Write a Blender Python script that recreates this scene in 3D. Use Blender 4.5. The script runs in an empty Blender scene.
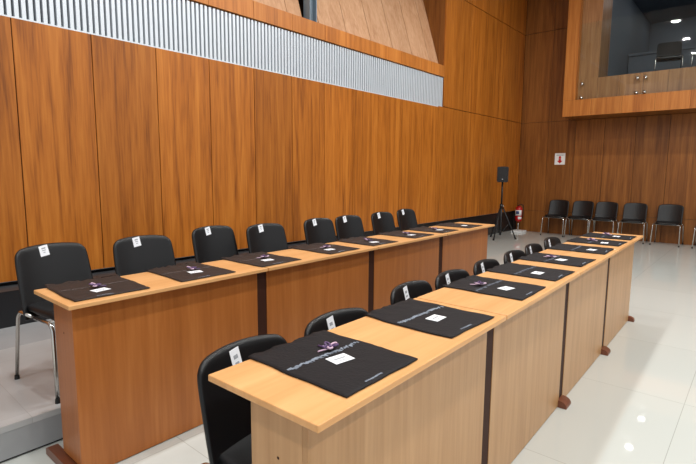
import bpy, bmesh, math, random
from mathutils import Vector, Matrix, noise
S = bpy.context.scene
COL = S.collection
PI = math.pi
random.seed(7)

# ------------------------------------------------------------------ helpers
def link(o):
    COL.objects.link(o); return o

def obj(name, bm, mat, parent=None, smooth=False):
    me = bpy.data.meshes.new(name)
    bmesh.ops.recalc_face_normals(bm, faces=bm.faces)
    bm.to_mesh(me); bm.free()
    if mat is not None: me.materials.append(mat)
    if smooth:
        for p in me.polygons: p.use_smooth = True
    o = bpy.data.objects.new(name, me); link(o)
    if parent is not None: o.parent = parent
    return o

def tag(o, label, cat, group=None):
    o['label'] = label; o['category'] = cat
    if group: o['group'] = group
    return o

def thing(name, label, cat, loc=(0, 0, 0), rotz=0, group=None):
    o = bpy.data.objects.new(name, None); link(o)
    o.empty_display_size = .1
    o.location = loc; o.rotation_euler = (0, 0, rotz)
    return tag(o, label, cat, group)

def struct(name, bm, mat, smooth=False):
    o = obj(name, bm, mat, None, smooth); o['kind'] = 'structure'; return o

def copy_tree(o, parent=None):
    c = o.copy(); link(c)
    if parent is not None: c.parent = parent
    for ch in list(o.children): copy_tree(ch, c)
    return c

def box(bm, x0, x1, y0, y1, z0, z1, bev=0, M=None):
    t = bmesh.new()
    vs = [t.verts.new((x, y, z)) for z in (z0, z1) for y in (y0, y1) for x in (x0, x1)]
    for f in ((0, 1, 3, 2), (4, 6, 7, 5), (0, 4, 5, 1), (1, 5, 7, 3), (3, 7, 6, 2), (2, 6, 4, 0)):
        t.faces.new([vs[i] for i in f])
    bmesh.ops.recalc_face_normals(t, faces=t.faces)
    if bev > 0:
        bmesh.ops.bevel(t, geom=t.edges[:], offset=bev, segments=2, affect='EDGES', profile=.5)
    merge(bm, t, M)

def merge(bm, t, M=None):
    if M is not None: bmesh.ops.transform(t, matrix=M, verts=t.verts)
    me = bpy.data.meshes.new('tmp'); t.to_mesh(me); t.free()
    bm.from_mesh(me); bpy.data.meshes.remove(me)

def cyl(bm, p0, p1, r0, r1=None, n=16, caps=True):
    p0, p1 = Vector(p0), Vector(p1)
    r1 = r0 if r1 is None else r1
    d = p1 - p0
    q = d.to_track_quat('Z', 'Y').to_matrix().to_4x4()
    t = bmesh.new()
    bmesh.ops.create_cone(t, cap_ends=caps, segments=n, radius1=r0, radius2=r1, depth=d.length)
    merge(bm, t, Matrix.Translation((p0 + p1) / 2) @ q)

def tube(bm, pts, r, n=10):
    pts = [Vector(p) for p in pts]
    rings = []
    up = None
    for i, p in enumerate(pts):
        a = pts[max(i - 1, 0)]; b = pts[min(i + 1, len(pts) - 1)]
        d = (b - a).normalized()
        if up is None:
            up = d.orthogonal().normalized()
        up = (up - d * up.dot(d)).normalized()
        s = d.cross(up)
        rr = r[i] if isinstance(r, (list, tuple)) else r
        rings.append([bm.verts.new(p + (up * math.cos(2 * PI * k / n) + s * math.sin(2 * PI * k / n)) * rr) for k in range(n)])
    for A, B in zip(rings, rings[1:]):
        for k in range(n):
            bm.faces.new((A[k], A[(k + 1) % n], B[(k + 1) % n], B[k]))
    bm.faces.new(rings[0][::-1]); bm.faces.new(rings[-1])

def lathe(bm, prof, c=(0, 0, 0), n=24):
    c = Vector(c); rings = []
    for r, z in prof:
        rings.append([bm.verts.new(c + Vector((r * math.cos(2 * PI * k / n), r * math.sin(2 * PI * k / n), z))) for k in range(n)])
    for A, B in zip(rings, rings[1:]):
        for k in range(n):
            bm.faces.new((A[k], A[(k + 1) % n], B[(k + 1) % n], B[k]))
    bm.faces.new(rings[0][::-1]); bm.faces.new(rings[-1])

def sheet(bm, fn, nu, nv, th):
    """closed slab between fn(u,v,-th/2) and fn(u,v,+th/2), u,v in 0..1"""
    G = []
    for s in (-.5, .5):
        G.append([[bm.verts.new(fn(i / nu, j / nv, s * th)) for j in range(nv + 1)] for i in range(nu + 1)])
    for g, flip in ((G[0], 1), (G[1], 0)):
        for i in range(nu):
            for j in range(nv):
                q = [g[i][j], g[i + 1][j], g[i + 1][j + 1], g[i][j + 1]]
                bm.faces.new(q[::-1] if flip else q)
    a, b = G
    rim = [(i, 0) for i in range(nu)] + [(nu, j) for j in range(nv)] + [(i, nv) for i in range(nu, 0, -1)] + [(0, j) for j in range(nv, 0, -1)]
    for k in range(len(rim)):
        p, q = rim[k], rim[(k + 1) % len(rim)]
        bm.faces.new((a[p[0]][p[1]], a[q[0]][q[1]], b[q[0]][q[1]], b[p[0]][p[1]]))

# ------------------------------------------------------------------ materials
def lin(c):
    return tuple(((v / 255) / 12.92 if v / 255 <= .04045 else ((v / 255 + .055) / 1.055) ** 2.4) for v in c) + (1,)

def newmat(name):
    m = bpy.data.materials.new(name); m.use_nodes = True
    nt = m.node_tree
    return m, nt, nt.nodes['Principled BSDF']

def plain(name, c, rough=.5, metal=0, spec=.5, var=0.0, scale=30, bump=0, bscale=200):
    m, nt, b = newmat(name)
    N, Lk = nt.nodes, nt.links
    tc = N.new('ShaderNodeTexCoord')
    nz = N.new('ShaderNodeTexNoise'); nz.inputs['Scale'].default_value = scale; nz.inputs['Detail'].default_value = 4
    Lk.new(tc.outputs['Object'], nz.inputs['Vector'])
    mx = N.new('ShaderNodeMix'); mx.data_type = 'RGBA'
    base = lin(c)
    mx.inputs['A'].default_value = tuple(v * (1 - var) for v in base[:3]) + (1,)
    mx.inputs['B'].default_value = tuple(min(1, v * (1 + var)) for v in base[:3]) + (1,)
    Lk.new(nz.outputs['Fac'], mx.inputs['Factor'])
    Lk.new(mx.outputs['Result'], b.inputs['Base Color'])
    b.inputs['Roughness'].default_value = rough; b.inputs['Metallic'].default_value = metal
    b.inputs['Specular IOR Level'].default_value = spec
    if bump:
        n2 = N.new('ShaderNodeTexNoise'); n2.inputs['Scale'].default_value = bscale
        Lk.new(tc.outputs['Object'], n2.inputs['Vector'])
        bp = N.new('ShaderNodeBump'); bp.inputs['Strength'].default_value = bump; bp.inputs['Distance'].default_value = .002
        Lk.new(n2.outputs['Fac'], bp.inputs['Height']); Lk.new(bp.outputs['Normal'], b.inputs['Normal'])
    return m

def wood(name, dark, mid, light, grain='z', gscale=1.0, rough=.42, spec=.4, panel=None, tint=.12, coord='Object'):
    """veneer: stretched noise along the grain; panel=(axis, start, pitch) shifts and tints each sheet"""
    m, nt, b = newmat(name)
    N, Lk = nt.nodes, nt.links
    tc = N.new('ShaderNodeTexCoord')
    sep = N.new('ShaderNodeSeparateXYZ'); Lk.new(tc.outputs[coord], sep.inputs[0])
    rnd = None
    if panel:
        a = N.new('ShaderNodeMath'); a.operation = 'SUBTRACT'; a.inputs[1].default_value = panel[1]
        Lk.new(sep.outputs[panel[0]], a.inputs[0])
        d = N.new('ShaderNodeMath'); d.operation = 'DIVIDE'; d.inputs[1].default_value = panel[2]; Lk.new(a.outputs[0], d.inputs[0])
        f = N.new('ShaderNodeMath'); f.operation = 'FLOOR'; Lk.new(d.outputs[0], f.inputs[0])
        w = N.new('ShaderNodeTexWhiteNoise'); w.noise_dimensions = '1D'; Lk.new(f.outputs[0], w.inputs['W'])
        rnd = w.outputs['Value']
    else:
        oi = N.new('ShaderNodeObjectInfo'); rnd = oi.outputs['Random']
    mp = N.new('ShaderNodeMapping'); Lk.new(tc.outputs[coord], mp.inputs['Vector'])
    sc = {'z': (9, 9, .45), 'y': (9, .45, 9), 'x': (.45, 9, 9)}[grain]
    mp.inputs['Scale'].default_value = tuple(v * gscale for v in sc)
    off = N.new('ShaderNodeVectorMath'); off.operation = 'SCALE'; off.inputs[0].default_value = (37, 23, 41); Lk.new(rnd, off.inputs['Scale'])
    Lk.new(off.outputs[0], mp.inputs['Location'])
    n1 = N.new('ShaderNodeTexNoise'); n1.inputs['Scale'].default_value = 1.0; n1.inputs['Detail'].default_value = 5; n1.inputs['Distortion'].default_value = 1.1
    Lk.new(mp.outputs[0], n1.inputs['Vector'])
    n2 = N.new('ShaderNodeTexNoise'); n2.inputs['Scale'].default_value = 5.5; n2.inputs['Detail'].default_value = 4
    Lk.new(mp.outputs[0], n2.inputs['Vector'])
    mixv = N.new('ShaderNodeMix'); mixv.data_type = 'FLOAT'; mixv.inputs['Factor'].default_value = .38
    Lk.new(n1.outputs['Fac'], mixv.inputs['A']); Lk.new(n2.outputs['Fac'], mixv.inputs['B'])
    cr = N.new('ShaderNodeValToRGB'); e = cr.color_ramp.elements
    e[0].position = .33; e[0].color = lin(dark); e[1].position = .68; e[1].color = lin(light)
    k = e.new(.5); k.color = lin(mid)
    Lk.new(mixv.outputs['Result'], cr.inputs['Fac'])
    tn = N.new('ShaderNodeMapRange'); tn.inputs['To Min'].default_value = 1 - tint; tn.inputs['To Max'].default_value = 1 + tint
    Lk.new(rnd, tn.inputs['Value'])
    vm = N.new('ShaderNodeVectorMath'); vm.operation = 'SCALE'
    Lk.new(cr.outputs['Color'], vm.inputs[0]); Lk.new(tn.outputs['Result'], vm.inputs['Scale'])
    Lk.new(vm.outputs[0], b.inputs['Base Color'])
    b.inputs['Roughness'].default_value = rough
    b.inputs['Specular IOR Level'].default_value = spec
    return m

def tiles(name, c, joint, tx, ty, ox, oy, rough, var=.05, jw=.003, spec=.5, cloud=1.2):
    m, nt, b = newmat(name)
    N, Lk = nt.nodes, nt.links
    tc = N.new('ShaderNodeTexCoord'); sep = N.new('ShaderNodeSeparateXYZ'); Lk.new(tc.outputs['Object'], sep.inputs[0])
    def axis(out, o, t):
        a = N.new('ShaderNodeMath'); a.operation = 'SUBTRACT'; a.inputs[1].default_value = o; Lk.new(out, a.inputs[0])
        d = N.new('ShaderNodeMath'); d.operation = 'DIVIDE'; d.inputs[1].default_value = t; Lk.new(a.outputs[0], d.inputs[0])
        fr = N.new('ShaderNodeMath'); fr.operation = 'FRACT'; Lk.new(d.outputs[0], fr.inputs[0])
        s = N.new('ShaderNodeMath'); s.operation = 'LESS_THAN'; s.inputs[1].default_value = jw / t; Lk.new(fr.outputs[0], s.inputs[0])
        fl = N.new('ShaderNodeMath'); fl.operation = 'FLOOR'; Lk.new(d.outputs[0], fl.inputs[0])
        return s.outputs[0], fl.outputs[0]
    jx, fx = axis(sep.outputs['X'], ox, tx); jy, fy = axis(sep.outputs['Y'], oy, ty)
    mxx = N.new('ShaderNodeMath'); mxx.operation = 'MAXIMUM'; Lk.new(jx, mxx.inputs[0]); Lk.new(jy, mxx.inputs[1])
    cb = N.new('ShaderNodeCombineXYZ'); Lk.new(fx, cb.inputs[0]); Lk.new(fy, cb.inputs[1])
    wn = N.new('ShaderNodeTexWhiteNoise'); wn.noise_dimensions = '3D'; Lk.new(cb.outputs[0], wn.inputs['Vector'])
    nz = N.new('ShaderNodeTexNoise'); nz.inputs['Scale'].default_value = cloud; nz.inputs['Detail'].default_value = 6
    Lk.new(tc.outputs['Object'], nz.inputs['Vector'])
    ad = N.new('ShaderNodeMath'); ad.operation = 'ADD'; Lk.new(wn.outputs['Value'], ad.inputs[0]); Lk.new(nz.outputs['Fac'], ad.inputs[1])
    mr = N.new('ShaderNodeMapRange'); mr.inputs['From Min'].default_value = .2; mr.inputs['From Max'].default_value = 1.6
    mr.inputs['To Min'].default_value = 1 - var; mr.inputs['To Max'].default_value = 1 + var
    Lk.new(ad.outputs[0], mr.inputs['Value'])
    vm = N.new('ShaderNodeVectorMath'); vm.operation = 'SCALE'; vm.inputs[0].default_value = lin(c)[:3]; Lk.new(mr.outputs['Result'], vm.inputs['Scale'])
    mx = N.new('ShaderNodeMix'); mx.data_type = 'RGBA'; Lk.new(mxx.outputs[0], mx.inputs['Factor'])
    Lk.new(vm.outputs[0], mx.inputs['A']); mx.inputs['B'].default_value = lin(joint)
    Lk.new(mx.outputs['Result'], b.inputs['Base Color'])
    b.inputs['Roughness'].default_value = rough; b.inputs['Specular IOR Level'].default_value = spec
    return m

def glass_mat(name):
    m = bpy.data.materials.new(name); m.use_nodes = True
    nt = m.node_tree; N, Lk = nt.nodes, nt.links
    N.remove(N['Principled BSDF'])
    tr = N.new('ShaderNodeBsdfTransparent'); tr.inputs['Color'].default_value = (.94, .97, .97, 1)
    gl = N.new('ShaderNodeBsdfGlossy'); gl.inputs['Roughness'].default_value = .02
    fr = N.new('ShaderNodeFresnel'); fr.inputs['IOR'].default_value = 1.5
    mx = N.new('ShaderNodeMixShader')
    ge = N.new('ShaderNodeNewGeometry'); iv = N.new('ShaderNodeMath'); iv.operation = 'SUBTRACT'; iv.inputs[0].default_value = 1
    Lk.new(ge.outputs['Backfacing'], iv.inputs[1]); mu = N.new('ShaderNodeMath'); mu.operation = 'MULTIPLY'
    Lk.new(fr.outputs[0], mu.inputs[0]); Lk.new(iv.outputs[0], mu.inputs[1]); Lk.new(mu.outputs[0], mx.inputs[0]); Lk.new(tr.outputs[0], mx.inputs[1]); Lk.new(gl.outputs[0], mx.inputs[2])
    Lk.new(mx.outputs[0], N['Material Output'].inputs['Surface'])
    return m

PITCH = .552; Y0P = 1.137
M = {}
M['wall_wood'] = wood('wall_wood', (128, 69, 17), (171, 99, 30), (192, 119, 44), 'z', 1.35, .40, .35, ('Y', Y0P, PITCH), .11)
M['shaded_wood'] = wood('shaded_wood', (100, 56, 19), (132, 80, 33), (154, 98, 45), 'z', 1.0, .40, .35, ('X', -4.20, .555), .10)  # same wall wood, darkened: the back wall's shade put into the colour
M['tilt_wood'] = wood('tilt_wood', (180, 134, 100), (197, 153, 117), (210, 168, 134), 'z', 1.1, .22, .5, ('Y', 4.98 - 5.25, .525), .05)
M['rail_wood'] = wood('rail_wood', (158, 92, 36), (188, 114, 48), (204, 132, 62), 'z', 1.0, .38, .4, ('Y', 2.80 - 5.5, .55), .10)
M['balcony_wood'] = wood('balcony_wood', (152, 87, 32), (178, 109, 46), (194, 127, 60), 'z', 1.0, .4, .35, ('X', -3.15, .52), .07)
M['fascia_wood'] = wood('fascia_wood', (136, 92, 56), (162, 114, 72), (180, 132, 90), 'z', 1.0, .4, .35, ('X', -2.98, .38), .10)
M['dark_back'] = plain('dark_backing', (40, 22, 12), .8)
M['top_wood'] = wood('table_top_wood', (204, 149, 92), (216, 161, 104), (226, 173, 116), 'y', 1.3, .38, .45, None, .02)
M['front_l'] = wood('table_front_wood_shaded', (150, 86, 36), (163, 96, 43), (175, 108, 53), 'z', 1.5, .34, .45, None, .05)  # one table wood; weaker light on the left row put into the colour
M['front_r'] = wood('table_front_wood_lit', (171, 127, 82), (183, 139, 94), (194, 150, 105), 'z', 1.5, .34, .45, None, .04)  # same table wood, paler: brighter light and floor gloss put into the colour
M['dark_wood'] = plain('dark_brown_wood', (56, 28, 17), .6, 0, .2, var=.15, scale=12)  # dark brown wood; also carries the shade of the gaps between tables
M['foot_wood'] = plain('foot_wood', (112, 64, 42), .35, var=.15, scale=14)
M['black_leather'] = plain('black_upholstery', (13, 13, 15), .40, 0, .42, .12, 8, .15, 350)
M['chrome'] = plain('chrome', (205, 203, 198), .18, 1.0)
M['rubber'] = plain('black_rubber', (22, 22, 22), .7)
M['paper'] = plain('white_paper', (238, 240, 244), .7)
M['ink'] = plain('grey_ink', (158, 162, 168), .8)
M['mat_r'] = plain('black_nonwoven_cloth', (21, 19, 22), .7, 0, .28, .25, 9, .8, 120)
M['mat_l'] = plain('grazing_sheen_cloth', (40, 31, 28), .6, 0, .4, .25, 9, .8, 120)  # same black cloth, browner: sheen at a grazing view put into the colour
M['print'] = plain('white_print', (138, 148, 162), .7, var=.3, scale=90)
M['print_m'] = plain('dull_print', (96, 102, 114), .7, var=.3, scale=90)
M['print_l'] = plain('faint_print', (92, 84, 82), .7)
M['purple'] = plain('purple_ribbon', (86, 62, 104), .4, var=.3, scale=60)
M['pink'] = plain('pink_ribbon', (206, 176, 196), .45)
M['floor'] = tiles('polished_floor_tile', (199, 203, 198), (166, 168, 162), .895, 1.047, -.238, 3.215, .035, .03, .003, .55)
M['platform'] = tiles('grey_stone_tile', (180, 181, 181), (158, 158, 157), .8, .6, -2.53, .62, .28, .12, .002, .4, 3.0)
M['riser'] = plain('grey_stone_riser', (158, 160, 162), .4, var=.12, scale=6)
M['base_black'] = plain('black_base_panel', (24, 25, 28), .35)
M['slat'] = plain('pale_grey_metal', (214, 221, 228), .35, .2)
M['slat_gap'] = plain('dark_gap', (66, 73, 80), .6)
M['steel'] = plain('grey_painted_steel', (112, 128, 140), .4, .2)
M['glass'] = glass_mat('clear_glass')
M['room_wall'] = plain('slate_grey_paint', (104, 112, 121), .7)
M['room_dark'] = plain('charcoal_paint', (86, 94, 104), .7)
M['ceiling'] = plain('white_plaster', (226, 224, 218), .9)
M['black_plastic'] = plain('black_plastic', (26, 26, 28), .45)
M['grille'] = plain('black_mesh_grille', (18, 18, 20), .6, bump=.6, bscale=400)
M['red'] = plain('red_enamel', (186, 28, 30), .25)
M['white_paint'] = plain('white_enamel', (232, 232, 230), .4)
M['blue_print'] = plain('blue_print', (52, 70, 120), .6)
M['brass'] = plain('brass', (180, 150, 80), .3, 1)

# ------------------------------------------------------------------ the setting
XL = -4.256      # face of the left wall panelling
YB = 10.843      # face of the back wall panelling
ZC = 5.2

bm = bmesh.new(); box(bm, -4.6, 6, -4, YB + .1, -.1, 0); struct('floor', bm, M['floor'])
bm = bmesh.new(); box(bm, -4.9, 6, -4, YB, ZC, ZC + .1); struct('ceiling', bm, M['ceiling'])

def wall_panels_left():
    bm = bmesh.new()
    k = -8
    while True:
        y0 = Y0P + k * PITCH; y1 = y0 + PITCH
        if y0 > YB - .03: break
        y1 = min(y1, YB)
        g = .0035
        box(bm, XL - .02, XL, y0 + g, y1 - g, .462, 2.405 if y1 < 7.5 else 2.420, .0012)
        k += 1
    # tall section at the far end, in two heights
    for z0, z1 in ((2.430, 4.314), (4.326, ZC)):
        for ya, yb in ((7.375, 8.30), (8.30, 9.55), (9.55, YB)):
            box(bm, XL - .02, XL, ya + (.002 if ya > 7.5 else 0), yb - .002, z0, z1, .001)
    return bm
struct('wall_left', wall_panels_left(), M['wall_wood'])
bm = bmesh.new(); box(bm, -4.99, XL - .02, 7.375, 7.395, 3.10, ZC); struct('wall_left', bm, M['shaded_wood'])   # cheek of the recess over the ledge, its shade put into the darker wood
bm = bmesh.new()
box(bm, XL - .16, XL - .022, -4, YB, .475, 2.40)
box(bm, XL - .16, XL - .022, 7.40, YB, 2.40, ZC)
struct('wall_left', bm, M['dark_back'])
bm = bmesh.new(); box(bm, XL - .16, XL - .07, -4, YB, 0, .445); box(bm, XL - .07, -4.06, -4, 4.95, 0, .43); struct('baseboard_left', bm, M['base_black'])

# band of upright metal slats over the panelling
bm = bmesh.new(); box(bm, XL - .16, XL - .05, -4, 7.37, 2.407, 2.908); struct('wall_left', bm, M['slat_gap'])
bm = bmesh.new()
y = -2.5
while y < 7.34:
    box(bm, XL - .05, XL - .008, y, y + .0275, 2.412, 2.902)
    y += .047
box(bm, XL - .05, XL - .004, -2.5, 7.37, 2.406, 2.417)
struct('trim_1', bm, M['slat'])

# wooden ledge above the slats
bm = bmesh.new()
y = 2.80 - .55 * 10
while y < 7.36:
    box(bm, -4.40, XL + .008, y + .002, min(y + .55, 7.372) - .002, 2.914, 3.097, .001)
    y += .55
struct('trim_2', bm, M['rail_wood'])

# tilted panelling leaning back above the ledge, in two bays split by a post
def tilted(y0, y1):
    bm = bmesh.new()
    n = Vector((1, 0, .31)).normalized()
    y = 4.98 - .525 * 14
    while y < y1:
        a, b = max(y, y0), min(y + .525, y1)
        if b - a > .02:
            def P(z, d, yy): return Vector((-4.353 - .31 * (z - 3.09), yy, z)) - n * d
            vs = []
            for d in (0, .02):
                for (yy, z) in ((a + .005, 3.08), (b - .005, 3.08), (b - .005, ZC), (a + .005, ZC)):
                    vs.append(bm.verts.new(P(z, d, yy)))
            for f in ((0, 1, 2, 3), (7, 6, 5, 4), (0, 4, 5, 1), (1, 5, 6, 2), (2, 6, 7, 3), (3, 7, 4, 0)):
                bm.faces.new([vs[i] for i in f])
        y += .525
    return bm
struct('wall_upper', tilted(4.40, 7.372), M['tilt_wood'])
struct('wall_upper', tilted(-2.5, 4.175), M['tilt_wood'])
bm = bmesh.new(); box(bm, -5.2, -5.0, -4, 7.40, 3.0, ZC); box(bm, -5.0, -4.405, -4, 7.37, 2.99, 3.07); struct('wall_left', bm, M['dark_back'])
bm = bmesh.new()
box(bm, -4.398, -4.29, 4.222, 4.236, 3.098, ZC); box(bm, -4.398, -4.29, 4.33, 4.344, 3.098, ZC); box(bm, -4.352, -4.338, 4.236, 4.33, 3.098, ZC)
tag(obj('steel_post', bm, M['steel']), 'grey steel post standing on the wooden ledge between tilted wall panels', 'post')

# back wall: panels around the balcony opening
XO, ZO = -2.575, 3.10
bm = bmesh.new(); bd = bmesh.new()
k = 0
while True:
    x0 = -4.20 + k * .555; x1 = x0 + .555
    if k == 0: x0 = XL + .002
    if x0 > 6: break
    g = .003
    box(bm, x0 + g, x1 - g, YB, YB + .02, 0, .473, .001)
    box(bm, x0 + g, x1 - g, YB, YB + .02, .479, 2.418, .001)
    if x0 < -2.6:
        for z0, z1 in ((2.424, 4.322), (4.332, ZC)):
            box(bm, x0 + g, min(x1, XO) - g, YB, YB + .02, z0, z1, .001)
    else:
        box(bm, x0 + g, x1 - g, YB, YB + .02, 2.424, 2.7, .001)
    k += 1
struct('wall_back', bm, M['shaded_wood'])
box(bd, XL - .16, 6, YB + .022, YB + .1, 0, 2.7)
box(bd, XL - .16, XO - .02, YB + .022, YB + .1, 2.7, ZC)
struct('wall_back', bd, M['dark_back'])

# stone platform along the left wall
pl = thing('platform', 'low grey stone platform along the left wall under the chairs', 'platform')
PX = -2.459
def slab(z0, z1, inset):
    bm = bmesh.new()
    q = [(-3.567, -4), (PX + .078 - inset, -4), (PX - .074 - inset, 4.95 - inset), (-3.567, 4.95 - inset)]
    A = [bm.verts.new((x, y, z0)) for x, y in q]; B = [bm.verts.new((x, y, z1)) for x, y in q]
    bm.faces.new(A[::-1]); bm.faces.new(B)
    for k in range(4): bm.faces.new((A[k], A[(k + 1) % 4], B[(k + 1) % 4], B[k]))
    return bm
bm = slab(.14, .168, 0); obj('platform_top', bm, M['platform'], pl)
bm = bmesh.new(); box(bm, -4.055, -3.573, -4, 4.95, .14, .167); obj('inner_strip', bm, M['riser'], pl)
bm = slab(.001, .012, .012); obj('shadow_gap', bm, M['base_black'], pl)
bm = slab(.012, .14, .003); obj('riser', bm, M['riser'], pl)

# ------------------------------------------------------------------ balcony with the control room behind it
YF = 10.1; BX0, BX1 = -3.15, 2.5
bal = thing('balcony', 'wood-clad balcony box projecting high on the back wall', 'balcony', (0, 0, 0))
def BB(name, mat, *bs, smooth=False):
    bm = bmesh.new()
    for b in bs: box(bm, *b)
    return obj(name, bm, M[mat], bal, smooth)
bm = bmesh.new()
x = BX0
while x < BX1:
    box(bm, x + .0015, min(x + .52, BX1) - .0015, YF, YF + .03, 2.422, 2.732, .001); x += .52
obj('lower_beam', bm, M['balcony_wood'], bal)
BB('side_frame', 'balcony_wood', (BX0, -2.925, YF, YF + .03, 2.734, ZC - .001), (BX0, BX0 + .03, YF + .03, YB - .001, 2.455, ZC - .001), (-2.955, -2.925, YF + .03, 10.24, 2.734, ZC - .001))
BB('soffit', 'shaded_wood', (BX0 + .002, BX1, YF + .03, YB - .001, 2.425, 2.455))
bm = bmesh.new()
x = -2.955
while x < BX1:
    box(bm, x + .0015, min(x + .38, BX1) - .0015, 10.24, 10.26, 2.58, 3.135, .001); x += .38
obj('fascia', bm, M['fascia_wood'], bal)
BB('floor_slab', 'room_dark', (-2.95, BX1, 10.262, 15.0, 2.75, 3.13))
BB('jamb', 'fascia_wood', (-2.955, -2.58, 10.265, 10.30, 3.135, ZC - .001), (-2.60, -2.58, 10.30, YB + .1, 3.135, ZC - .001))
BB('ledge', 'fascia_wood', (-2.955, BX1, YF + .03, 10.24, 2.63, 2.66))
# glass balustrade held by steel buttons
for i, (xa, xb) in enumerate(((-2.90, -1.845), (-1.835, -.77), (-.76, .30), (.31, 1.36))):
    bm = bmesh.new(); box(bm, xa, xb, 10.16, 10.172, 2.664, 4.155, .001)
    g = obj('glass_panel', bm, M['glass'], bal)
    for bx in (xa + .06, xb - .06):
        for bz in (2.772, 3.035):
            t = bmesh.new(); cyl(t, (bx, 10.239, bz), (bx, 10.145, bz), .018, n=14); cyl(t, (bx, 10.159, bz), (bx, 10.143, bz),   .031, .029, n=18)
            obj('button_fixing', t, M['chrome'], g, True)

# room behind the balcony
bm = bmesh.new()
box(bm, -2.70, 2.6, 15.0, 15.1, 3.0, ZC + .1)
struct('wall_control_room', bm, M['room_wall'])
bm = bmesh.new(); box(bm, -2.72, -2.60, YB + .1, 15.0, 3.13, ZC + .1); struct('wall_control_room', bm, M['room_wall'])
bm = bmesh.new(); box(bm, 2.5, 2.6, YB + .1, 15.0, 2.7, ZC + .1); struct('wall_control_room', bm, M['room_wall'])
bm = bmesh.new(); box(bm, -2.7, 2.6, YB + .1, 15.0, ZC, ZC + .1); struct('ceiling', bm, M['room_dark'])
bm = bmesh.new(); box(bm, -2.58, 2.5, 12.7, 12.76, 3.13, 3.95); box(bm, -2.58, 2.5, 12.64, 12.8, 3.95, 4.0)
tag(obj('partition', bm, M['room_wall']), 'low slate grey partition behind the balcony chairs', 'partition')

# ------------------------------------------------------------------ chairs
BT = .024
FORM = dict(w=.187, taper=.04, top=.730, legs=.180)
def back_pt(u, v, off):
    """u -1..1 across (y), v 0..1 up, off along outward front normal (+x)"""
    w = FORM['w'] * (1 + FORM['taper'] * (1 - v))
    au = abs(u)
    ztop = FORM['top'] - .016 * u * u - .028 * au ** 14
    z0 = .355
    z = z0 + (ztop - z0) * v
    y = u * w * (1 - .03 * v ** 14 * au)
    x = -.135 - .075 * v ** 1.2 + .042 * u * u + .02 * (1 - v) ** 3
    return Vector((x + off, y, z))

def seat_pt(u, v, off):
    # u -1..1 across, v 0 rear .. 1 front
    y = u * (FORM['w'] - .013 - .02 * v ** 6 - .012 * (1 - v) ** 6)
    x = -.155 + .385 * v - .03 * abs(u) ** 6 * v
    z = .418 - .018 * (1 - u * u) * (1 - (2 * v - 1) ** 2) - .03 * max(0, v - .75) ** 2 * 16 * .6
    return Vector((x, y, z + off))

def make_chair(label):
    t = thing('padded_chair', label, 'chair')
    bm = bmesh.new(); sheet(bm, lambda a, b, s: seat_pt(2 * a - 1, b, s), 14, 14, .038)
    o = obj('seat', bm, M['black_leather'], t, True)
    bm = bmesh.new(); sheet(bm, lambda a, b, s: back_pt(2 * a - 1, b, s), 18, 14, BT)
    o2 = obj('backrest', bm, M['black_leather'], t, True)
    for q in (o, o2):
        md = q.modifiers.new('sub', 'SUBSURF'); md.levels = 1; md.render_levels = 1
    rail = .388
    for sy in (-1, 1):
        Y = FORM['legs'] * sy
        for sx, foot in ((1, .232), (-1, -.238)):
            pts = [(foot, Y * 1.055, .012)]
            top = .20 if sx > 0 else -.175
            for k in range(8):
                a = k / 7 * PI / 2
                pts.append((top + sx * .0 + (foot - top) * .25 * (1 - math.sin(a)) + sx * .035 * (math.cos(a) - 1) + sx * .0, Y, rail - .04 + .04 * math.sin(a)))
            pts.append((.02 * sx, Y, rail))
            bm = bmesh.new(); tube(bm, pts, .0095, 10)
            lg = obj('leg', bm, M['chrome'], t, True)
            bm = bmesh.new(); cyl(bm, (foot, Y * 1.055, 0), (foot, Y * 1.055, .022), .013, .0115, 12)
            obj('foot_cap', bm, M['rubber'], lg)
    for X in (.165, -.13):
        bm = bmesh.new(); tube(bm, [(X, -FORM['legs'], rail), (X, -.1, rail - .002), (X, .1, rail - .002), (X, FORM['legs'], rail)], .0105, 10)
        obj('crossbar', bm, M['chrome'], t, True)
    return t

def paper(t, u0, v0, w, h, rot):
    """paper label lying on the front of the backrest, a part of the chair"""
    def P(a, b, off):
        dy = (a - .5) * w; dz = (b - .5) * h
        y = dy * math.cos(rot) - dz * math.sin(rot); z = dy * math.sin(rot) + dz * math.cos(rot)
        return back_pt(u0 + y / .2, v0 + z / .36, BT / 2 + .0025 + off)
    bm = bmesh.new(); sheet(bm, lambda a, b, s: P(a, b, s), 6, 8, .0008)
    o = obj('paper_label', bm, M['paper'], t)
    o['label'] = 'white paper label on the backrest'
    bm = bmesh.new()
    for (b0, b1, a0, a1) in ((.68, .8, .28, .72), (.5, .57, .3, .7), (.3, .37, .38, .62)):
        sheet(bm, lambda a, b, s: P(a0 + (a1 - a0) * a, b0 + (b1 - b0) * b, .0011 + s), 3, 2, .0004)
    pr = obj('printed_mark', bm, M['ink'], o)
    return o

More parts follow.
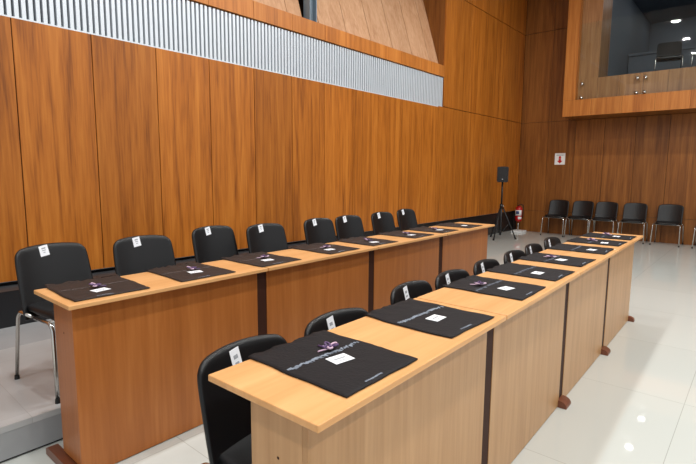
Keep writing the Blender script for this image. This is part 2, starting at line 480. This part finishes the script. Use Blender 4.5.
ORD = ['first', 'second', 'third', 'fourth', 'fifth', 'sixth', 'seventh', 'eighth']
protoL = make_chair('x'); paper(protoL, -.17, .905, .050, .054, .12)
FORM.update(w=.194, taper=.07)
protoR = make_chair('x'); paper(protoR, -.14, .82, .042, .10, .12)
FORM.update(w=.205, taper=-.02, top=.748, legs=.212)
protoB = make_chair('x')
used = set()
def place(proto, x, y, z, rz, label, group):
    if proto.name in used: c = copy_tree(proto)
    else: c = proto; used.add(proto.name)
    c.location = (x, y, z); c.rotation_euler = (0, 0, rz)
    tag(c, label, 'chair', group)
    return c
BK = -.20    # the top of the backrest lies this far behind the chair origin
left_ch = [(-2.975, .914, 6), (-2.935, 1.387, -2), (-3.10, 2.015, 3), (-2.95, 2.378, -1), (-2.975, 3.00, 1), (-2.97, 3.392, -1), (-2.985, 3.945, 1), (-3.05, 4.48, 2)]
for i, (x, y, a) in enumerate(left_ch):
    lb = ('black padded chair with white label behind left table row, nearest the camera' if i == 0 else
          'black padded chair with white label behind left table row, farthest from the camera' if i == 7 else
          f'{ORD[i]} labelled black chair from the near end behind the left table row')
    place(protoL, x - BK, y, .168, math.radians(a), lb, 'labelled chairs on the platform behind the left table row')
right_ch = [(-1.301, .952, 3), (-1.30, 1.405, -2), (-1.372, 2.06, 1), (-1.363, 2.475, -1), (-1.37, 2.952, 1), (-1.384, 3.456, 0), (-1.405, 3.907, 2), (-1.43, 4.429, -1)]
for i, (x, y, a) in enumerate(right_ch):
    lb = ('black padded chair with white label tucked behind right table row, nearest the camera' if i == 0 else
          'black padded chair with white label behind right table row, farthest from the camera' if i == 7 else
          f'{ORD[i]} labelled black chair from the near end behind the right table row')
    place(protoR, x - BK, y, 0, math.radians(a), lb, 'labelled chairs tucked behind the right table row')
back_ch = [(-3.30, 10.595, -90), (-2.82, 10.595, -91), (-2.37, 10.595, -90), (-1.86, 10.592, -88), (-1.29, 10.592, -91), (-.65, 10.595, -90)]
for i, (x, y, a) in enumerate(back_ch):
    lb = ('black padded chair against the back wall, nearest the fire extinguisher' if i == 0 else
          'black padded chair by the back wall, cut off by the right edge of the photo' if i == 5 else
          f'{ORD[i]} black padded chair from the fire extinguisher along the back wall')
    place(protoB, x, y, 0, math.radians(a), lb, 'chairs lined up against the back wall')
for i, (x, y, a) in enumerate([(-1.60, 11.25, -80), (-.98, 11.3, -95)]):
    place(protoB, x, y, 3.13, math.radians(a), ['black chair on the balcony behind the glass, nearer the wooden jamb', 'black chair on the balcony behind the glass, at the right edge of the photo'][i], 'chairs up on the balcony')

# ------------------------------------------------------------------ tables
K = .978; TD = .405 * K; TZ = .772; TT = .018
def make_table(L, front, label, row, deep=(.10, .10)):
    t = thing('conference_table', label, 'table', group=row)
    h = L / 2
    bm = bmesh.new(); box(bm, -TD / 2, TD / 2, -h + .004, h - .004, TZ - TT, TZ, .0025); obj('tabletop', bm, M['top_wood'], t)
    xf = TD / 2 - .060
    bm = bmesh.new(); box(bm, xf - .018, xf, -h + .034, h - .034, .005, TZ - TT, .0012); obj('front_panel', bm, M[front], t)
    for s in (-1, 1):
        bm = bmesh.new()
        ya, yb = sorted((s * (h - .0345), s * (h - .058)))
        box(bm, xf - deep[s > 0], xf - .0185, ya, yb, .05, TZ - TT, .0012)
        lg = obj('leg', bm, M[front], t)
        if s == -1 and deep[0] > .15:
            b2 = bmesh.new(); cyl(b2, (xf - .10, ya - .0005, .62), (xf - .10, ya + .002, .62), .004, n=10); obj('screw_cap', b2, M['dark_wood'], lg)
        # foot bar with a rounded nose
        bm = bmesh.new()
        y0, y1 = sorted((s * (h - .0005), s * (h - .045)))
        fb = -TD / 2 + .015 if deep[s > 0] > .15 else xf - .13
        prof = [(fb, 0), (xf + .046, 0), (xf + .046, .008)]
        for k in range(1, 8):
            a = k / 8 * PI / 2
            prof.append((xf + .002 + .044 * math.cos(a), .008 + .032 * math.sin(a)))
        prof += [(xf, .04), (fb + .02, .04), (fb, .03)]
        A = [bm.verts.new((x, y0, z)) for x, z in prof]; B = [bm.verts.new((x, y1, z)) for x, z in prof]
        bm.faces.new(A[::-1]); bm.faces.new(B)
        for k in range(len(prof)):
            n = (k + 1) % len(prof); bm.faces.new((A[k], A[n], B[n], B[k]))
        obj('foot', bm, M['foot_wood'], t)
    return t

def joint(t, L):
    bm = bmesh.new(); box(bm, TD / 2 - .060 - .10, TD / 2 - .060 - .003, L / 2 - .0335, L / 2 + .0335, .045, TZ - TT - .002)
    obj('gap_shade_filler', bm, M['dark_wood'], t)  # dark brown filler added to stand for the shaded gap between tables

def row(x_near, x_far, y0, y1, front, side):
    """front-top edge from (x_near,y0) to (x_far,y1)"""
    x_near, x_far, y0, y1 = (q * K for q in (x_near, x_far, y0, y1))
    L = (y1 - y0) / 4
    ang = -math.atan2(x_far - x_near, y1 - y0)
    proto = None; last = None
    ts = []
    def P(s, back, k=K):   # s along the row, back = distance behind the front edge
        d = Vector((math.sin(-ang), math.cos(-ang), 0)); n = Vector((-math.cos(-ang), math.sin(-ang), 0))
        return Vector((x_near, y0, 0)) + d * s * k + n * back * k
    for i in range(4):
        lb = (f'wooden table of the {side} row nearest the camera' if i == 0 else f'wooden table at the far end of the {side} row' if i == 3 else
              f'{ORD[i]} wooden table from the near end of the {side} row')
        gp = f'wooden tables of the {side} row'
        if i == 2:
            t = copy_tree(base); tag(t, lb, 'table', gp)
        else:
            t = make_table(L, front, lb, gp, (.20 if i == 0 else .10, .20 if i == 3 else .10))
            if i == 1: base = t
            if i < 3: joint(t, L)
        t.location = P((i + .5) * L, TD / 2, 1); t.rotation_euler = (0, 0, ang)
        ts.append(t)
    return P, ang, L
PR, angR, LR = row(-.677, -.773, .684, 4.92, 'front_r', 'right')
PL, angL, LL = row(-2.060, -2.131, .669, 4.852, 'front_l', 'left')

# ------------------------------------------------------------------ what lies on the tables
def placemat(mat, label, loc, rz, seed, group, ruffle):
    t = thing('placemat', label, 'placemat', loc, rz, group)
    rnd = random.Random(seed)
    W, H = .370, .311      # x (depth), y (along the row)
    def P(a, b, off):
        x = (a - .5) * W; y = (b - .5) * H
        x += .006 * noise.noise(Vector((a * 3, b * 3, seed))) ; y += .010 * noise.noise(Vector((a * 3 + 9, b * 3, seed + 5)))
        e = noise.noise(Vector((b * 11, a * 11, seed + 2)))
        z = .0032 + .0022 * abs(noise.noise(Vector((a * 5, b * 5, seed + 8)))) + .0016 * abs(noise.noise(Vector((a * 16, b * 16, seed + 3))))
        back = max(0, 1 - a / .16)
        z += ruffle * back * (.5 + .5 * math.sin(b * 19 + seed + e * 3))
        x += -.004 * back * math.sin(b * 23 + seed)
        return Vector((x, y, z + off))
    bm = bmesh.new(); sheet(bm, P, 26, 26, .003)
    body = obj('cloth', bm, mat, t, True)
    # printed line of small white letters, too small to read, across the cloth
    bm = bmesh.new()
    b = .04
    while b < .95:
        wdt = rnd.uniform(.006, .016)
        if rnd.random() < .95:
            a0 = .415 + rnd.uniform(-.012, .008); a1 = a0 + rnd.uniform(.016, .044)
            sheet(bm, lambda u, v, s: P(a0 + (a1 - a0) * u, b + wdt * v, .0022 + s), 2, 1, .0006)
        b += wdt + rnd.uniform(.001, .007)
    obj('printed_line', bm, M['print_l'] if mat is M['mat_l'] else M['print'] if seed < 5 else M['print_m'], body)
    bm = bmesh.new()
    b = .30
    while b < .52:
        wdt = rnd.uniform(.008, .016)
        a0 = .945; a1 = .962
        sheet(bm, lambda u, v, s: P(a0 + (a1 - a0) * u, b + wdt * v, .0022 + s), 2, 1, .0006)
        b += wdt + rnd.uniform(.004, .012)
    obj('printed_mark', bm, M['print'], body)
    return t

def card(loc, rz, label, group, w=.050, h=.068):
    t = thing('white_card', label, 'card', loc, rz, group)
    bm = bmesh.new(); box(bm, -w / 2, w / 2, -h / 2, h / 2, 0, .0012); obj('paper_sheet', bm, M['paper'], t)
    bm = bmesh.new(); box(bm, -.006, .002, -h * .3, h * .3, .0012, .0015); box(bm, .010, .014, -h * .2, h * .2, .0012, .0015)
    obj('printed_mark', bm, M['ink'], t)
    return t

def make_bow():
    t = thing('ribbon_bow', 'x', 'ribbon')
    rnd = random.Random(4)
    for k in range(5):
        a = k * 2 * PI / 5 + .3
        R = .019 + .005 * (k % 2)
        pts = []
        for j in range(13):
            q = j / 12 * 2 * PI
            rr = R * (1 - math.cos(q)) * .5 * 1.5
            pts.append((math.cos(a) * rr - math.sin(a) * .008 * math.sin(q), math.sin(a) * rr + math.cos(a) * .008 * math.sin(q), .006 + .016 * abs(math.sin(q / 2)) * (.5 + .5 * (k % 3) / 2)))
        bm = bmesh.new(); tube(bm, pts, .0036, 8)
        obj('loop', bm, M['pink'] if k in (1, 3) else M['purple'], t, True)
    bm = bmesh.new(); lathe(bm, [(.002, .003), (.008, .005), (.010, .010), (.007, .016), (.002, .018)], n=12)
    obj('knot', bm, M['purple'], t, True)
    for s in (-1, 1):
        bm = bmesh.new(); tube(bm, [(0, 0, .006), (.014, .014 * s, .006), (.030, .020 * s, .0045), (.042, .030 * s, .0045)], .003, 8)
        obj('tail', bm, M['pink'] if s > 0 else M['purple'], t, True)
    return t
bow0 = make_bow(); bow_used = []

sR = [.301, .843, 1.466, 1.95, 2.44, 3.01, 3.49, 3.93]
sL = [.209, .694, 1.185, 1.765, 2.25, 2.81, 3.27, 3.80]
cardR = [(.195, .304), (.18, .831), (.16, 1.455), (.165, 1.911), (.185, 2.416), (.14, 2.983), (.15, 3.43), (.16, 3.933)]
cardL = [(.154, .192), (.184, .693), (.165, 1.178), (.154, 1.729), (.14, 2.225), (.16, 2.79), (.165, 3.29), (.165, 3.80)]
bowR = {0: (.268, .342), 2: (.28, 1.43), 4: (.26, 2.45), 6: (.26, 3.50), 7: (.25, 3.99)}
bowL = {0: (.225, .20), 1: (.245, .71), 2: (.235, 1.21), 3: (.225, 1.77), 4: (.23, 2.25), 5: (.235, 2.82), 6: (.23, 3.30)}
for side, P, ang, ss, cc, bb, mat, zr, rf in (('right', PR, angR, sR, cardR, bowR, M['mat_r'], 0, .003), ('left', PL, angL, sL, cardL, bowL, M['mat_l'], .5, .008)):
    for i, s in enumerate(ss):
        where = ('nearest the camera' if i == 0 else 'farthest from the camera' if i == 7 else f'{ORD[i]} from the near end')
        p = P(s, .220 if side == 'right' else .228); p.z = TZ
        placemat(mat, f'black cloth placemat on the {side} table row, {where}', p, ang + math.radians(random.uniform(-2, 2)), i * 3.7 + zr, f'placemats on the {side} table row', rf)
        b, q = cc[i]
        c = P(q, b); c.z = TZ + .0068
        card(c, ang + math.radians(random.uniform(-14, 14)), f'small white card on the {side} row placemat {where}', f'cards on the {side} row placemats')
        if i in bb:
            b, q = bb[i]
            c = P(q, b); c.z = TZ + .0055
            if not bow_used: o = bow0
            else: o = copy_tree(bow0)
            bow_used.append(o); o.scale = (.85, .85, .85)
            o.location = c; o.rotation_euler = (0, 0, random.uniform(0, 6))
            tag(o, f'small purple ribbon bow on the {side} row placemat {where}', 'ribbon', f'ribbon bows on the {side} row placemats')

# ------------------------------------------------------------------ loudspeaker, extinguisher, sign
st = thing('tripod_stand', 'black tripod speaker stand near the corner beyond the left table row', 'stand', (-3.905, 9.15, 0), math.radians(10))
bm = bmesh.new(); cyl(bm, (0, 0, .08), (0, 0, .70), .022, n=14); obj('lower_tube', bm, M['black_plastic'], st, True)
bm = bmesh.new(); cyl(bm, (0, 0, .70), (0, 0, 1.13), .018, n=14); obj('pole', bm, M['black_plastic'], st, True)
bm = bmesh.new(); cyl(bm, (0, 0, .62), (0, 0, .70), .034, n=16); obj('collar', bm, M['black_plastic'], st, True)
bm = bmesh.new(); cyl(bm, (.03, -.02, .66), (.055, -.04, .66), .012, n=12); obj('knob', bm, M['chrome'], st, True)
bm = bmesh.new(); cyl(bm, (0, 0, .13), (0, 0, .17), .032, n=16); obj('brace_collar', bm, M['black_plastic'], st, True)
for k in range(3):
    a = math.radians(20 + 120 * k); c, s = math.cos(a), math.sin(a)
    bm = bmesh.new(); tube(bm, [(.03 * c, .03 * s, .63), (.30 * c, .30 * s, .015)], .0125, 10)
    lg = obj('leg', bm, M['black_plastic'], st, True)
    bm = bmesh.new(); tube(bm, [(.28 * c, .28 * s, .05), (.307 * c, .307 * s, .001)], .017, 10); obj('rubber_foot', bm, M['rubber'], lg, True)
    bm = bmesh.new(); tube(bm, [(.03 * c, .03 * s, .15), (.165 * c, .165 * s, .32)], .008, 8); obj('brace', bm, M['black_plastic'], st, True)
sp = thing('loudspeaker', 'black loudspeaker on the tripod stand by the left wall', 'speaker', (-3.905, 9.15, 1.131), math.radians(22))
bm = bmesh.new()
prof = [(-.105, -.10), (.105, -.10), (.105, 0), (.065, .12), (-.065, .12), (-.105, 0)]
A = [bm.verts.new((x, y, 0.0)) for x, y in prof]; B = [bm.verts.new((x, y, .30)) for x, y in prof]
bm.faces.new(A[::-1]); bm.faces.new(B)
for k in range(6): bm.faces.new((A[k], A[(k + 1) % 6], B[(k + 1) % 6], B[k]))
bmesh.ops.bevel(bm, geom=bm.edges[:], offset=.012, segments=2, affect='EDGES')
obj('cabinet', bm, M['black_plastic'], sp)
bm = bmesh.new(); box(bm, -.092, .092, -.106, -.099, .035, .285, .003); gr = obj('grille', bm, M['grille'], sp)
bm = bmesh.new(); box(bm, -.012, .012, -.109, -.1055, .05, .066); obj('badge', bm, M['chrome'], gr)
bm = bmesh.new(); box(bm, -.04, .04, -.02, .06, .3, .306); obj('top_handle', bm, M['rubber'], sp)

fs = thing('extinguisher_stand', 'white floor stand under the fire extinguisher in the far corner', 'stand', (-4.075, 10.5, 0))
bm = bmesh.new(); box(bm, -.10, .14, -.14, .14, 0, .045, .006); obj('base_plate', bm, M['white_paint'], fs)
bm = bmesh.new(); cyl(bm, (0, 0, .045), (0, 0, .253), .014, n=14); obj('pole', bm, M['chrome'], fs, True)
bm = bmesh.new(); cyl(bm, (0, 0, .249), (0, 0, .261), .06, n=20); obj('cradle', bm, M['red'], fs, True)
ex = thing('fire_extinguisher', 'red fire extinguisher with white label in the far corner', 'extinguisher', (-4.075, 10.5, .262), math.radians(20))
bm = bmesh.new(); lathe(bm, [(.06, 0), (.072, .008), (.074, .03), (.074, .25), (.068, .285), (.045, .31), (.024, .322), (.022, .335)]); obj('cylinder', bm, M['red'], ex, True)
def arcsheet(a0, a1, z0, z1, r):
    bm = bmesh.new()
    sheet(bm, lambda u, v, s: Vector(((r + s) * math.cos(a0 + (a1 - a0) * u), (r + s) * math.sin(a0 + (a1 - a0) * u), z0 + (z1 - z0) * v)), 10, 2, .0012)
    return bm
lb = obj('label', arcsheet(-PI * .93, -PI * .2, .115, .235, .0752), M['white_paint'], ex, True)
obj('printed_block', arcsheet(-PI * .75, -PI * .45, .15, .215, .0765), M['blue_print'], lb, True)
obj('price_tag', arcsheet(-PI * .55, -PI * .2, .035, .09, .0752), M['white_paint'], ex, True)
bm = bmesh.new(); cyl(bm, (0, 0, .335), (0, 0, .365), .02, n=14); obj('valve', bm, M['brass'], ex, True)
bm = bmesh.new(); box(bm, -.012, .012, -.10, .02, .362, .372, .002, Matrix.Rotation(.25, 4, 'X')); box(bm, -.012, .012, -.085, .02, .345, .352, .002); obj('lever', bm, M['black_plastic'], ex)
bm = bmesh.new(); tube(bm, [(.018, 0, .352), (.05, .0, .36), (.085, 0, .34), (.092, 0, .28), (.09, 0, .15), (.086, 0, .06)], .009, 10); obj('hose', bm, M['rubber'], ex, True)

sg = thing('wall_sign', 'small white square sign with red arrow on the back wall', 'sign', (-3.371, YB, 1.62))
bm = bmesh.new(); box(bm, -.107, .107, -.006, -.0005, -.122, .122, .001); obj('plate', bm, M['white_paint'], sg)
def flat(name, pts, mat, y=-.0075):
    bm = bmesh.new()
    A = [bm.verts.new((x, y, z)) for x, z in pts]; B = [bm.verts.new((x, -.006, z)) for x, z in pts]
    bm.faces.new(A); bm.faces.new(B[::-1])
    for k in range(len(pts)):
        n = (k + 1) % len(pts); bm.faces.new((A[k], B[k], B[n], A[n]))
    return obj(name, bm, mat, sg)
flat('arrow', [(-.024, .0), (.024, .0), (.024, -.04), (.058, -.04), (0, -.098), (-.058, -.04), (-.024, -.04)], M['red'])
flat('extinguisher_symbol', [(-.024, .004), (.024, .004), (.024, .046), (.012, .058), (-.012, .058), (-.024, .046)], M['red'])
bm = bmesh.new()
for k in range(7): box(bm, -.074 + k * .0215, -.058 + k * .0215, -.0075, -.006, .068 if k % 2 else .072, .088)
obj('lettering', bm, M['ink'], sg)

# ------------------------------------------------------------------ light
def area(name, loc, size, power, rot=(0, 0, 0), col=(1, .99, .975), shape='DISK', sy=None):
    l = bpy.data.lights.new(name, 'AREA'); l.shape = shape; l.size = size; l.energy = power; l.color = col
    if sy: l.size_y = sy
    o = bpy.data.objects.new(name, l); link(o); o.location = loc; o.rotation_euler = rot
    return o
for x in (-2.06, .4, 2.8):
    for y in (-1.1, 1.02, 3.12, 5.22, 7.32):
        area('ceiling_downlight', (x, y, ZC - .012), .20, 46)
for x, y in ((-1.95, 14.29), (-1.90, 12.52), (.3, 12.52), (.3, 14.29)):
    area('ceiling_downlight', (x, y, ZC - .02), .16, 2.0)

w = bpy.data.worlds.new('World'); S.world = w; w.use_nodes = True
bg = w.node_tree.nodes['Background']; bg.inputs[0].default_value = (.93, .96, 1, 1); bg.inputs[1].default_value = .75  # soft ambient fill, added; enters where right and near walls are left out

# ------------------------------------------------------------------ camera
yaw, pitch, roll, F = -.714082266, .124135742, -.00700884413, 477.429129
f = Vector((math.sin(yaw) * math.cos(pitch), math.cos(yaw) * math.cos(pitch), -math.sin(pitch)))
r = Vector((math.cos(yaw), -math.sin(yaw), 0)); d = f.cross(r)
c, s = math.cos(roll), math.sin(roll)
right = r * c + d * s; down = d * c - r * s
cam = bpy.data.cameras.new('Camera'); co = bpy.data.objects.new('Camera', cam); link(co)
mw = Matrix((right, -down, -f)).transposed().to_4x4(); mw.translation = (0, 0, 1.3)
co.matrix_world = mw
cam.sensor_width = 36; cam.lens = F * 36 / 696; cam.clip_start = .05
S.camera = co
S.view_settings.view_transform = 'Standard'; S.view_settings.look = 'None'
S.view_settings.exposure = -.1; S.view_settings.gamma = 1; S.view_settings.use_curve_mapping = False
S.cycles.use_denoising = True
S.cycles.max_bounces = 8; S.cycles.caustics_reflective = False; S.cycles.caustics_refractive = False
S.cycles.sample_clamp_indirect = 4
